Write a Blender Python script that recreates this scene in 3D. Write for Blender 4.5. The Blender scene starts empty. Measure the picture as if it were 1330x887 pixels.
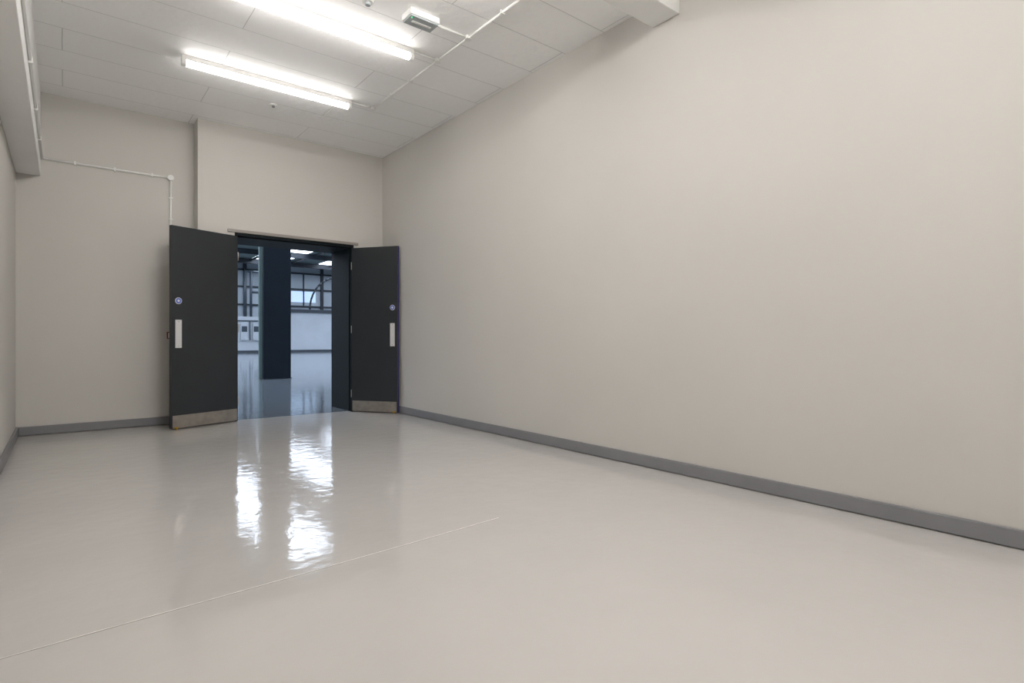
import bpy, math, random
from mathutils import Vector, Matrix
random.seed(4)
H=1.0; XL,XR=-0.38,3.56; YB=7.42; YR=7.66; YO=8.15; ZC=3.58; YF=-2.5; XS=1.229
OX0,OX1,OZ=1.655,3.10,2.26

# ---------------- materials ----------------
def lin(c):
    return tuple(((v/255)/12.92 if v/255<=0.04045 else ((v/255+0.055)/1.055)**2.4) for v in c)+(1,)
def mat(name,col,rough=0.6,metal=0,emit=None,es=0,bump=0,bscale=60,mottle=0,mscale=2,spec=0.5,coat=0):
    m=bpy.data.materials.new(name); m.use_nodes=True
    nt=m.node_tree; b=nt.nodes['Principled BSDF']
    c=lin(col)
    b.inputs['Base Color'].default_value=c
    b.inputs['Roughness'].default_value=rough
    b.inputs['Metallic'].default_value=metal
    b.inputs['Specular IOR Level'].default_value=spec
    b.inputs['Coat Weight'].default_value=coat
    if emit:
        b.inputs['Emission Color'].default_value=lin(emit); b.inputs['Emission Strength'].default_value=es
    tc=nt.nodes.new('ShaderNodeTexCoord')
    if mottle:
        n=nt.nodes.new('ShaderNodeTexNoise'); n.inputs['Scale'].default_value=mscale; n.inputs['Detail'].default_value=5
        nt.links.new(tc.outputs['Object'],n.inputs['Vector'])
        r=nt.nodes.new('ShaderNodeMapRange'); r.inputs['From Min'].default_value=.3; r.inputs['From Max'].default_value=.7
        r.inputs['To Min'].default_value=1-mottle; r.inputs['To Max'].default_value=1+mottle
        nt.links.new(n.outputs['Fac'],r.inputs['Value'])
        mx=nt.nodes.new('ShaderNodeVectorMath'); mx.operation='SCALE'
        mx.inputs[0].default_value=c[:3]
        nt.links.new(r.outputs['Result'],mx.inputs['Scale'])
        nt.links.new(mx.outputs['Vector'],b.inputs['Base Color'])
    if bump:
        n=nt.nodes.new('ShaderNodeTexNoise'); n.inputs['Scale'].default_value=bscale; n.inputs['Detail'].default_value=4
        nt.links.new(tc.outputs['Object'],n.inputs['Vector'])
        bp=nt.nodes.new('ShaderNodeBump'); bp.inputs['Strength'].default_value=bump; bp.inputs['Distance'].default_value=.01
        nt.links.new(n.outputs['Fac'],bp.inputs['Height']); nt.links.new(bp.outputs['Normal'],b.inputs['Normal'])
    return m

M={}
M['wall']=mat('wall_paint',(205,202,197),.75,bump=.04,bscale=220,mottle=.015,mscale=1.2,spec=.3)
M['beam']=mat('beam_paint',(234,234,232),.6,bump=.08,bscale=60,mottle=.02)
M['base']=mat('baseboard_paint',(126,126,130),.4,mottle=.04,mscale=6)
M['door']=mat('door_charcoal',(40,44,48),.42,bump=.05,bscale=120,mottle=.05,mscale=3)
M['dark']=mat('frame_dark',(22,29,32),.7,mottle=.06,mscale=4,spec=.2)
M['steel']=mat('brushed_steel',(168,162,154),.34,metal=.85,mottle=.12,mscale=14)
M['plate']=mat('satin_aluminium',(222,222,223),.4,metal=.2)
M['blue']=mat('sign_blue',(100,120,200),.4)
M['white']=mat('white_plastic',(236,236,233),.4)
M['edge']=mat('door_edge_purple',(58,55,118),.4)
M['brass']=mat('brass',(200,160,70),.3,metal=.8)
M['red']=mat('call_point_red',(120,28,25),.4)
M['tube']=mat('lit_diffuser',(255,255,255),.4,emit=(255,251,247),es=18)
M['tube_rear']=mat('lit_diffuser_bright',(255,255,255),.4,emit=(255,251,247),es=55)
M['green']=mat('green_led',(40,200,120),.4,emit=(60,230,150),es=1.0)
M['lens']=mat('lens_grey',(165,172,174),.3)
M['arch']=mat('door_seal_strip',(150,145,140),.5)
M['gap']=mat('dark_gap',(120,120,120),.8)

def floor_mat(name,col,rough=.075):
    m=bpy.data.materials.new(name); m.use_nodes=True; nt=m.node_tree; b=nt.nodes['Principled BSDF']
    tc=nt.nodes.new('ShaderNodeTexCoord')
    n=nt.nodes.new('ShaderNodeTexNoise'); n.inputs['Scale'].default_value=1.3; n.inputs['Detail'].default_value=6
    nt.links.new(tc.outputs['Object'],n.inputs['Vector'])
    cr=nt.nodes.new('ShaderNodeValToRGB')
    c=lin(col)
    cr.color_ramp.elements[0].position=.3; cr.color_ramp.elements[0].color=tuple(v*.97 for v in c[:3])+(1,)
    cr.color_ramp.elements[1].position=.7; cr.color_ramp.elements[1].color=tuple(v*1.02 for v in c[:3])+(1,)
    nt.links.new(n.outputs['Fac'],cr.inputs['Fac']); nt.links.new(cr.outputs['Color'],b.inputs['Base Color'])
    r=nt.nodes.new('ShaderNodeMapRange'); r.inputs['To Min'].default_value=rough*.6; r.inputs['To Max'].default_value=rough*1.4
    nt.links.new(n.outputs['Fac'],r.inputs['Value']); nt.links.new(r.outputs['Result'],b.inputs['Roughness'])
    b.inputs['Specular IOR Level'].default_value=.7
    n2=nt.nodes.new('ShaderNodeTexNoise'); n2.inputs['Scale'].default_value=9; n2.inputs['Detail'].default_value=4
    nt.links.new(tc.outputs['Object'],n2.inputs['Vector'])
    bp=nt.nodes.new('ShaderNodeBump'); bp.inputs['Strength'].default_value=.18; bp.inputs['Distance'].default_value=.01
    nt.links.new(n2.outputs['Fac'],bp.inputs['Height']); nt.links.new(bp.outputs['Normal'],b.inputs['Normal'])
    return m
M['floor']=floor_mat('epoxy_floor',(196,193,190),.075)
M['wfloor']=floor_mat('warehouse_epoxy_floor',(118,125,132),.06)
M['joint']=mat('floor_joint',(236,234,231),.5,mottle=.15,mscale=30)
M['joint2']=mat('floor_joint_dark',(150,146,141),.5,mottle=.1,mscale=20)  # darker line along one side of the pale floor joint

def ceil_mat():
    m=bpy.data.materials.new('ceiling_slabs'); m.use_nodes=True; nt=m.node_tree; b=nt.nodes['Principled BSDF']
    b.inputs['Roughness'].default_value=.6
    tc=nt.nodes.new('ShaderNodeTexCoord')
    br=nt.nodes.new('ShaderNodeTexBrick')
    br.inputs['Scale'].default_value=1; br.inputs['Brick Width'].default_value=2.35; br.inputs['Row Height'].default_value=.46
    br.inputs['Mortar Size'].default_value=.004; br.inputs['Mortar Smooth'].default_value=.3
    a=lin((252,252,251)); 
    br.inputs['Color1'].default_value=a; br.inputs['Color2'].default_value=tuple(v*.97 for v in a[:3])+(1,)
    br.inputs['Mortar'].default_value=tuple(v*.66 for v in a[:3])+(1,)
    n0=nt.nodes.new('ShaderNodeTexNoise'); n0.inputs['Scale'].default_value=2.5; n0.inputs['Detail'].default_value=4
    nt.links.new(tc.outputs['Object'],n0.inputs['Vector'])
    mm=nt.nodes.new('ShaderNodeVectorMath'); mm.operation='SCALE'; mm.inputs['Scale'].default_value=.012
    nt.links.new(n0.outputs['Color'],mm.inputs[0])
    ad=nt.nodes.new('ShaderNodeVectorMath'); ad.operation='ADD'
    nt.links.new(tc.outputs['Object'],ad.inputs[0]); nt.links.new(mm.outputs[0],ad.inputs[1])
    nt.links.new(ad.outputs[0],br.inputs['Vector'])
    nt.links.new(br.outputs['Color'],b.inputs['Base Color'])
    n=nt.nodes.new('ShaderNodeTexNoise'); n.inputs['Scale'].default_value=14; n.inputs['Detail'].default_value=5
    nt.links.new(tc.outputs['Object'],n.inputs['Vector'])
    s=nt.nodes.new('ShaderNodeMath'); s.operation='MULTIPLY_ADD'; s.inputs[1].default_value=-1.2
    nt.links.new(br.outputs['Fac'],s.inputs[0]); nt.links.new(n.outputs['Fac'],s.inputs[2])
    bp=nt.nodes.new('ShaderNodeBump'); bp.inputs['Strength'].default_value=.4; bp.inputs['Distance'].default_value=.012
    nt.links.new(s.outputs[0],bp.inputs['Height']); nt.links.new(bp.outputs['Normal'],b.inputs['Normal'])
    return m
M['ceil']=ceil_mat()
# warehouse
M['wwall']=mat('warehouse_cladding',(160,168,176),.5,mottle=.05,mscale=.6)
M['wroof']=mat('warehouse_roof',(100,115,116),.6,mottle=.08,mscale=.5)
M['sky']=mat('rooflight_glazing',(255,255,255),.4,emit=(222,236,255),es=7)
M['win']=mat('window_glazing',(200,220,240),.3,emit=(195,218,250),es=.45)
M['col']=mat('column_navy',(21,30,40),.5,mottle=.08,mscale=2,spec=.3)
M['colside']=mat('column_side_green_grey',(110,130,126),.4)
M['stl']=mat('dark_steelwork',(24,31,40),.5)
M['wh']=mat('white_blockwork',(170,175,181),.6,mottle=.05,mscale=1)
M['coping']=mat('coping_grey',(46,52,60),.5)
M['pipe']=mat('service_pipe_grey',(48,58,68),.4)

# ---------------- builder ----------------
class B:
    def __init__(s): s.v=[];s.f=[];s.mi=[];s.m=[];s.sm=[]
    def _m(s,k):
        if M[k] not in s.m: s.m.append(M[k])
        return s.m.index(M[k])
    def box(s,x0,x1,y0,y1,z0,z1,k,X=None):
        o=len(s.v)
        for z in(z0,z1):
            for x,y in((x0,y0),(x1,y0),(x1,y1),(x0,y1)):
                p=Vector((x,y,z)); s.v.append(X@p if X else p)
        for q in((3,2,1,0),(4,5,6,7),(0,1,5,4),(1,2,6,5),(2,3,7,6),(3,0,4,7)):
            s.f.append([o+i for i in q]); s.mi.append(s._m(k)); s.sm.append(False)
        return s
    def cyl(s,p0,p1,r,k,n=20,r1=None,X=None):
        p0,p1=Vector(p0),Vector(p1); r1=r if r1 is None else r1
        d=(p1-p0).normalized(); a=d.orthogonal().normalized(); b=d.cross(a)
        o=len(s.v)
        for p,rr in((p0,r),(p1,r1)):
            for i in range(n):
                t=2*math.pi*i/n; q=p+rr*(math.cos(t)*a+math.sin(t)*b); s.v.append(X@q if X else q)
        for i in range(n):
            j=(i+1)%n; s.f.append([o+i,o+j,o+n+j,o+n+i]); s.mi.append(s._m(k)); s.sm.append(True)
        s.f.append([o+i for i in reversed(range(n))]); s.mi.append(s._m(k)); s.sm.append(False)
        s.f.append([o+n+i for i in range(n)]); s.mi.append(s._m(k)); s.sm.append(False)
        return s
    def path(s,pts,r,k,n=14):
        for a,b in zip(pts,pts[1:]): s.cyl(a,b,r,k,n)
        return s
    def prism(s,prof,x0,x1,k):
        o=len(s.v);n=len(prof)
        for x in(x0,x1):
            for y,z in prof: s.v.append(Vector((x,y,z)))
        for i in range(n):
            j=(i+1)%n; s.f.append([o+i,o+j,o+n+j,o+n+i]); s.mi.append(s._m(k)); s.sm.append(False)
        s.f.append([o+i for i in reversed(range(n))]); s.mi.append(s._m(k)); s.sm.append(False)
        s.f.append([o+n+i for i in range(n)]); s.mi.append(s._m(k)); s.sm.append(False)
        return s
    def build(s,name,bevel=0):
        me=bpy.data.meshes.new(name); me.from_pydata([tuple(v) for v in s.v],[],s.f)
        for m in s.m: me.materials.append(m)
        for p,i,q in zip(me.polygons,s.mi,s.sm): p.material_index=i; p.use_smooth=q
        import bmesh
        bm=bmesh.new(); bm.from_mesh(me); bmesh.ops.recalc_face_normals(bm,faces=bm.faces); bm.to_mesh(me); bm.free()
        ob=bpy.data.objects.new(name,me); bpy.context.scene.collection.objects.link(ob)
        if bevel:
            md=ob.modifiers.new('bevel','BEVEL'); md.width=bevel; md.segments=2; md.limit_method='ANGLE'
        return ob

# ---------------- room shell ----------------
YT=YB+.09
B().box(XL-.2,XR+.2,YF-.2,YT,-.15,0,'floor').box(XL,XS+.02,YT,YR,-.15,0,'floor').build('floor')
B().box(XL-.2,XR+.2,YF-.2,YO,ZC,ZC+.2,'ceil').build('ceiling')
B().box(XL-.2,XL,YF-.2,YO,0,ZC,'wall').build('wall_left')
B().box(XR,XR+.2,YF-.2,YO,0,ZC,'wall').build('wall_right')
B().box(XL,XR,YF-.2,YF,0,ZC,'wall').build('wall_front')
w=B()
w.box(XL,XS,YR,YO,0,ZC,'wall')
w.box(XS,OX0-.03,YB,YO,0,ZC,'wall')
w.box(OX1+.03,XR,YB,YO,0,ZC,'wall')
w.box(OX0-.03,OX1+.03,YB,YO,OZ+.03,ZC,'wall')
w.build('wall_back')
f=B()
f.box(OX0-.03,OX0,YB-.005,YO+.01,0,OZ,'dark').box(OX1,OX1+.03,YB-.005,YO+.01,0,OZ,'dark')
f.box(OX0-.03,OX1+.03,YB-.005,YO+.01,OZ,OZ+.03,'dark')
f.box(OX0,OX0+.015,YB+.06,YB+.1,0,OZ,'dark').box(OX1-.015,OX1,YB+.06,YB+.1,0,OZ,'dark')
f.box(OX0+.015,OX1-.015,YB+.06,YB+.1,OZ-.015,OZ,'dark')
f.box(OX0-.11,OX1+.09,YB-.022,YB,OZ+.03,OZ+.065,'arch')
f.build('door_frame',.002)

def skirt(name,segs):
    b=B()
    for (x0,x1,y0,y1,ax) in segs:
        b.box(x0,x1,y0,y1,.004,.094,'base')
    b.build(name,.006)
skirt('baseboard_right',[(XR-.022,XR,YF,YB,'y')])
skirt('baseboard_left',[(XL,XL+.022,YF,YR,'y')])
skirt('baseboard_back',[(XL+.022,XS,YR-.022,YR,'x'),(XS-.022,XS,YB,YR-.022,'y'),(XS-.022,OX0-.03,YB-.022,YB,'x'),(OX1+.03,XR-.022,YB-.022,YB,'x')])
B().box(XL,-.185,YF,YR,2.70,ZC,'beam').build('wall_beam',.006)
B().box(-.185,XR,2.47,2.715,3.40,ZC,'beam').build('ceiling_beam',.006)

# floor joint
j=B()
pts=[(-.38,2.357),(.21,2.392),(.9,2.43),(1.3,2.455),(1.9,2.5)]
for (a,b_) in zip(pts,pts[1:]):
    a=Vector((*a,0));b_=Vector((*b_,0)); d=(b_-a); L=d.length; X=Matrix.Translation(a)@Matrix.Rotation(math.atan2(d.y,d.x),4,'Z')
    j.box(0,L,-.002,.002,0,.0012,'joint',X).box(0,L,-.005,-.002,0,.0006,'joint2',X)
j.build('floor_joint')

# ---------------- doors ----------------
def door(name,hx,hy,ex,ey,flip):
    d=Vector((ex-hx,ey-hy,0)); W=d.length; ang=math.atan2(d.y,d.x)
    X=Matrix.Translation((hx,hy,0))@Matrix.Rotation(ang,4,'Z')
    s=1 if flip else -1
    def bx(b,x0,x1,t0,t1,z0,z1,k):
        y0,y1=sorted((s*t0,s*t1)); b.box(x0,x1,y0,y1,z0,z1,k,X)
    b=B()
    bx(b,.0,W-.003,0,.046,.012,2.245,'door')
    bx(b,W-.003,W,.001,.045,.012,2.245,'edge' if flip else 'door')
    bx(b,.012,W-.012,-.0025,0,.014,.155,'steel')
    bx(b,.012,W-.012,.046,.0485,.014,.155,'steel')
    px=W-.075
    bx(b,px-.034,px+.034,-.004,0,.90,1.21,'plate')
    for z in(.92,1.19):
        b.cyl((px,-s*.004,z),(px,-s*.0055,z),.005,'steel',10,X=X)
    b.cyl((px,0,1.42),(px,-s*.003,1.42),.036,'white',28,X=X)
    b.cyl((px,-s*.003,1.42),(px,-s*.004,1.42),.032,'blue',28,X=X)
    b.cyl((px,-s*.004,1.42),(px,-s*.0045,1.42),.012,'white',16,X=X)
    for z in(.25,1.13,2.0):
        b.cyl((-.006,s*.004,z-.05),(-.006,s*.004,z+.05),.008,'steel',12,X=X)
    b.cyl((W-.05,-s*.01,0),(W-.05,-s*.01,.03),.008,'brass',12,X=X)
    bx(b,W-.07,W-.03,-.012,0,.013,.03,'brass')
    b.build(name,.0015)
door('door_1',OX0,YB-.02,.925,7.12,False)
door('door_2',OX1-.005,YB-.02,3.498,6.835,True)

# ---------------- lights ----------------
def batten(y,k='tube',x0=.84,x1=2.44):
    zt=ZC-.002
    b=B()
    b.box(x0,x1,y-.03,y+.03,zt-.045,zt,'white')
    prof=[]
    for i in range(9):
        t=math.pi*i/8; prof.append((y+.032*math.cos(t),zt-.062-.032*math.sin(t)))
    prof=[(y+.028,zt-.045)]+prof+[(y-.028,zt-.045)]
    b.prism(prof,x0+.035,x1-.035,k)
    prof2=[(y+(p[0]-y)*1.08,zt-.045+(p[1]-zt+.045)*1.06) for p in prof]
    b.prism(prof2,x0,x0+.035,'white').prism(prof2,x1-.035,x1,'white')
    b.build('fluorescent_light_fixture')
for y in(5.86,4.48): batten(y)
for y in(3.1,1.6,.2,-1.2): batten(y,'tube_rear')  # unseen battens, emission raised above the visible ones to brighten the room

# conduits
c=B(); zc=ZC-.012; xc=2.70
c.path([(xc,-2.4,zc),(xc,2.46,zc)],.010,'white')
c.path([(xc,2.725,zc),(xc,5.86,zc)],.010,'white')
for y in(5.86,4.48): c.path([(2.445,y,zc),(xc,y,zc)],.010,'white'); c.cyl((xc,y,ZC),(xc,y,ZC-.03),.03,'white')
c.path([(2.385,3.98,zc),(xc,3.98,zc)],.010,'white'); c.cyl((xc,3.98,ZC),(xc,3.98,ZC-.03),.03,'white')
for y in(3.0,3.5,5.0,5.4): c.box(xc-.02,xc+.02,y-.008,y+.008,ZC-.026,ZC,'white')
c.build('ceiling_conduit')
c=B(); zz=2.885
c.path([(-.175,-2.4,zz),(-.175,YR-.012,zz),(.985,YR-.012,zz),(.985,YR-.012,1.12)],.011,'white')
c.cyl((.985,YR,zz),(.985,YR-.035,zz),.032,'white')
for x in(.1,.45,.8): c.box(x-.008,x+.008,YR-.026,YR,zz-.02,zz+.02,'white')
for z in(2.65,2.4,2.1): c.box(.965,1.005,YR-.026,YR,z-.008,z+.008,'white')
for y in(6.9,6,5,4,3): c.box(-.185,-.16,y-.008,y+.008,zz-.02,zz+.02,'white')
c.build('wall_conduit')
B().box(.945,1.03,YR-.055,YR,1.0,1.08,'red').box(.955,1.02,YR-.058,YR-.055,1.01,1.07,'white').build('fire_call_point',.004)

# emergency light
e=B()
e.box(2.11,2.37,3.90,4.05,ZC-.045,ZC,'white').box(2.118,2.362,3.908,4.042,ZC-.06,ZC-.045,'lens')
e.box(2.16,2.33,3.965,3.99,ZC-.064,ZC-.06,'white').cyl((2.135,3.93,ZC-.06),(2.135,3.93,ZC-.064),.007,'green')
e.build('emergency_light',.003)
B().cyl((1.8,4.0,ZC),(1.8,4.0,ZC-.02),.055,'white',32).cyl((1.8,4.0,ZC-.02),(1.8,4.0,ZC-.04),.045,'white',32,.04).cyl((1.8,4.0,ZC-.04),(1.8,4.0,ZC-.062),.022,'lens',24,.018).build('smoke_detector')
B().cyl((1.81,6.48,ZC),(1.81,6.48,ZC-.012),.035,'white',24).cyl((1.81,6.48,ZC-.012),(1.81,6.48,ZC-.03),.014,'gap',16).build('motion_sensor')

# ---------------- warehouse beyond ----------------
WX0,WX1,WY1,WZ=-12,34,47,7.0
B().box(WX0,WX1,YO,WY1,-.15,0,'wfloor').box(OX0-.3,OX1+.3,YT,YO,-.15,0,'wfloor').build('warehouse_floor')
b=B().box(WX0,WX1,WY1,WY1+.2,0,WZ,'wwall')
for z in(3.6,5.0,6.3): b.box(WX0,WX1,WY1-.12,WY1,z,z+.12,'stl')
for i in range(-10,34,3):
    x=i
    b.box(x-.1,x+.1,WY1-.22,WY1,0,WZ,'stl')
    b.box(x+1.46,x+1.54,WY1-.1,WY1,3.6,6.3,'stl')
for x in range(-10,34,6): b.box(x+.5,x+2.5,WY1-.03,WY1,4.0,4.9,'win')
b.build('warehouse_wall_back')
B().box(WX0-.2,WX0,YO,WY1,0,WZ,'wwall').build('warehouse_wall_left')
B().box(WX1,WX1+.2,YO,WY1,0,WZ,'wwall').build('warehouse_wall_right')
b=B()
b.box(WX0,XL-.2,YO-.2,YO,0,WZ,'wwall').box(XR+.2,WX1,YO-.2,YO,0,WZ,'wwall').box(XL-.2,XR+.2,YO-.2,YO,ZC+.2,WZ,'wwall')
b.build('warehouse_wall_front')
B().box(WX0,WX1,YO-.2,WY1+.2,WZ,WZ+.2,'wroof').build('warehouse_roof')
b=B()
for y in range(11,46,5):
    for x in range(-9,33,5): b.box(x,x+2.4,y+.2,y+3.8,WZ-.03,WZ,'sky')
b.build('rooflights')
b=B()
for y in range(10,47,5): b.box(WX0,WX1,y-.08,y+.08,WZ-.38,WZ-.36,'stl').box(WX0,WX1,y-.02,y+.02,WZ-.36,WZ-.03,'stl')
for x in range(-10,34,3): b.box(x-.05,x+.05,YO,WY1,WZ-.15,WZ-.03,'stl')
b.build('roof_steelwork')
b=B()
cx0,cx1,cy0,cy1=3.86,4.52,14.65,15.0
b.box(cx0,cx1,cy0,cy0+.05,0,6.6,'col').box(cx0,cx1,cy1-.05,cy1,0,6.6,'col').box(cx0+.03,cx1-.03,cy0+.05,cy1-.05,0,6.6,'col')
b.box(cx0-.02,cx1+.02,cy0-.02,cy1+.02,0,.02,'col')
b.box(cx0-.075,cx0-.002,cy0+.1,cy0+.17,0,6.6,'colside')
b.build('structural_column',.006)
b=B().box(13.2,24,43.5,44,0,3.0,'wh').box(13.1,24.1,43.4,44.1,3.0,3.25,'coping').box(13.2,24,43.46,43.5,0,.16,'coping')
b.build('partition_wall')
b=B().box(8.6,12.2,43.5,44.2,0,2.6,'wh').box(8.6,12.2,43.46,43.5,0,.16,'coping')
for x in(9.9,10.7,11.4): b.box(x,x+.45,43.3,43.5,.9,2.1,'wh').box(x+.05,x+.4,43.28,43.3,1.5,1.9,'pipe')
b.box(9.6,12.1,43.44,43.5,2.25,2.33,'pipe').box(10.5,10.55,43.42,43.5,.9,2.3,'pipe').box(11.28,11.33,43.42,43.5,.9,2.3,'pipe')
b.build('plant_enclosure')
b=B()
for x in(10.3,10.7,11.3,11.6): b.cyl((x,43.9,2.6),(x,43.9,5.9),.09,'pipe')
b.cyl((10.3,43.9,5.9),(11.6,43.9,5.9),.08,'pipe').cyl((10.7,43.9,4.4),(11.6,43.9,4.4),.08,'pipe')
b.build('service_pipes')
b=B()
arc=[(15.9+2.2*(1-math.cos(t))-1.0,43.7,3.25+2.6*math.sin(t)) for t in [math.pi/2*i/10 for i in range(11)]]
b.path(arc,.07,'stl').build('curved_duct')

# ---------------- world / camera ----------------
wd=bpy.data.worlds.new('world'); bpy.context.scene.world=wd; wd.use_nodes=True
wd.node_tree.nodes['Background'].inputs[0].default_value=(.6,.7,.8,1); wd.node_tree.nodes['Background'].inputs[1].default_value=.3
cam=bpy.data.cameras.new('camera'); co=bpy.data.objects.new('camera',cam); bpy.context.scene.collection.objects.link(co)
co.location=(0,0,H); co.rotation_euler=(math.pi/2,0,-math.atan(583/730))
cam.sensor_width=36; cam.lens=730/1330*36; cam.shift_y=-3.5/1330; cam.clip_start=.05; cam.clip_end=200
bpy.context.scene.camera=co
vs=bpy.context.scene.view_settings; vs.view_transform='Standard'; vs.exposure=0.1
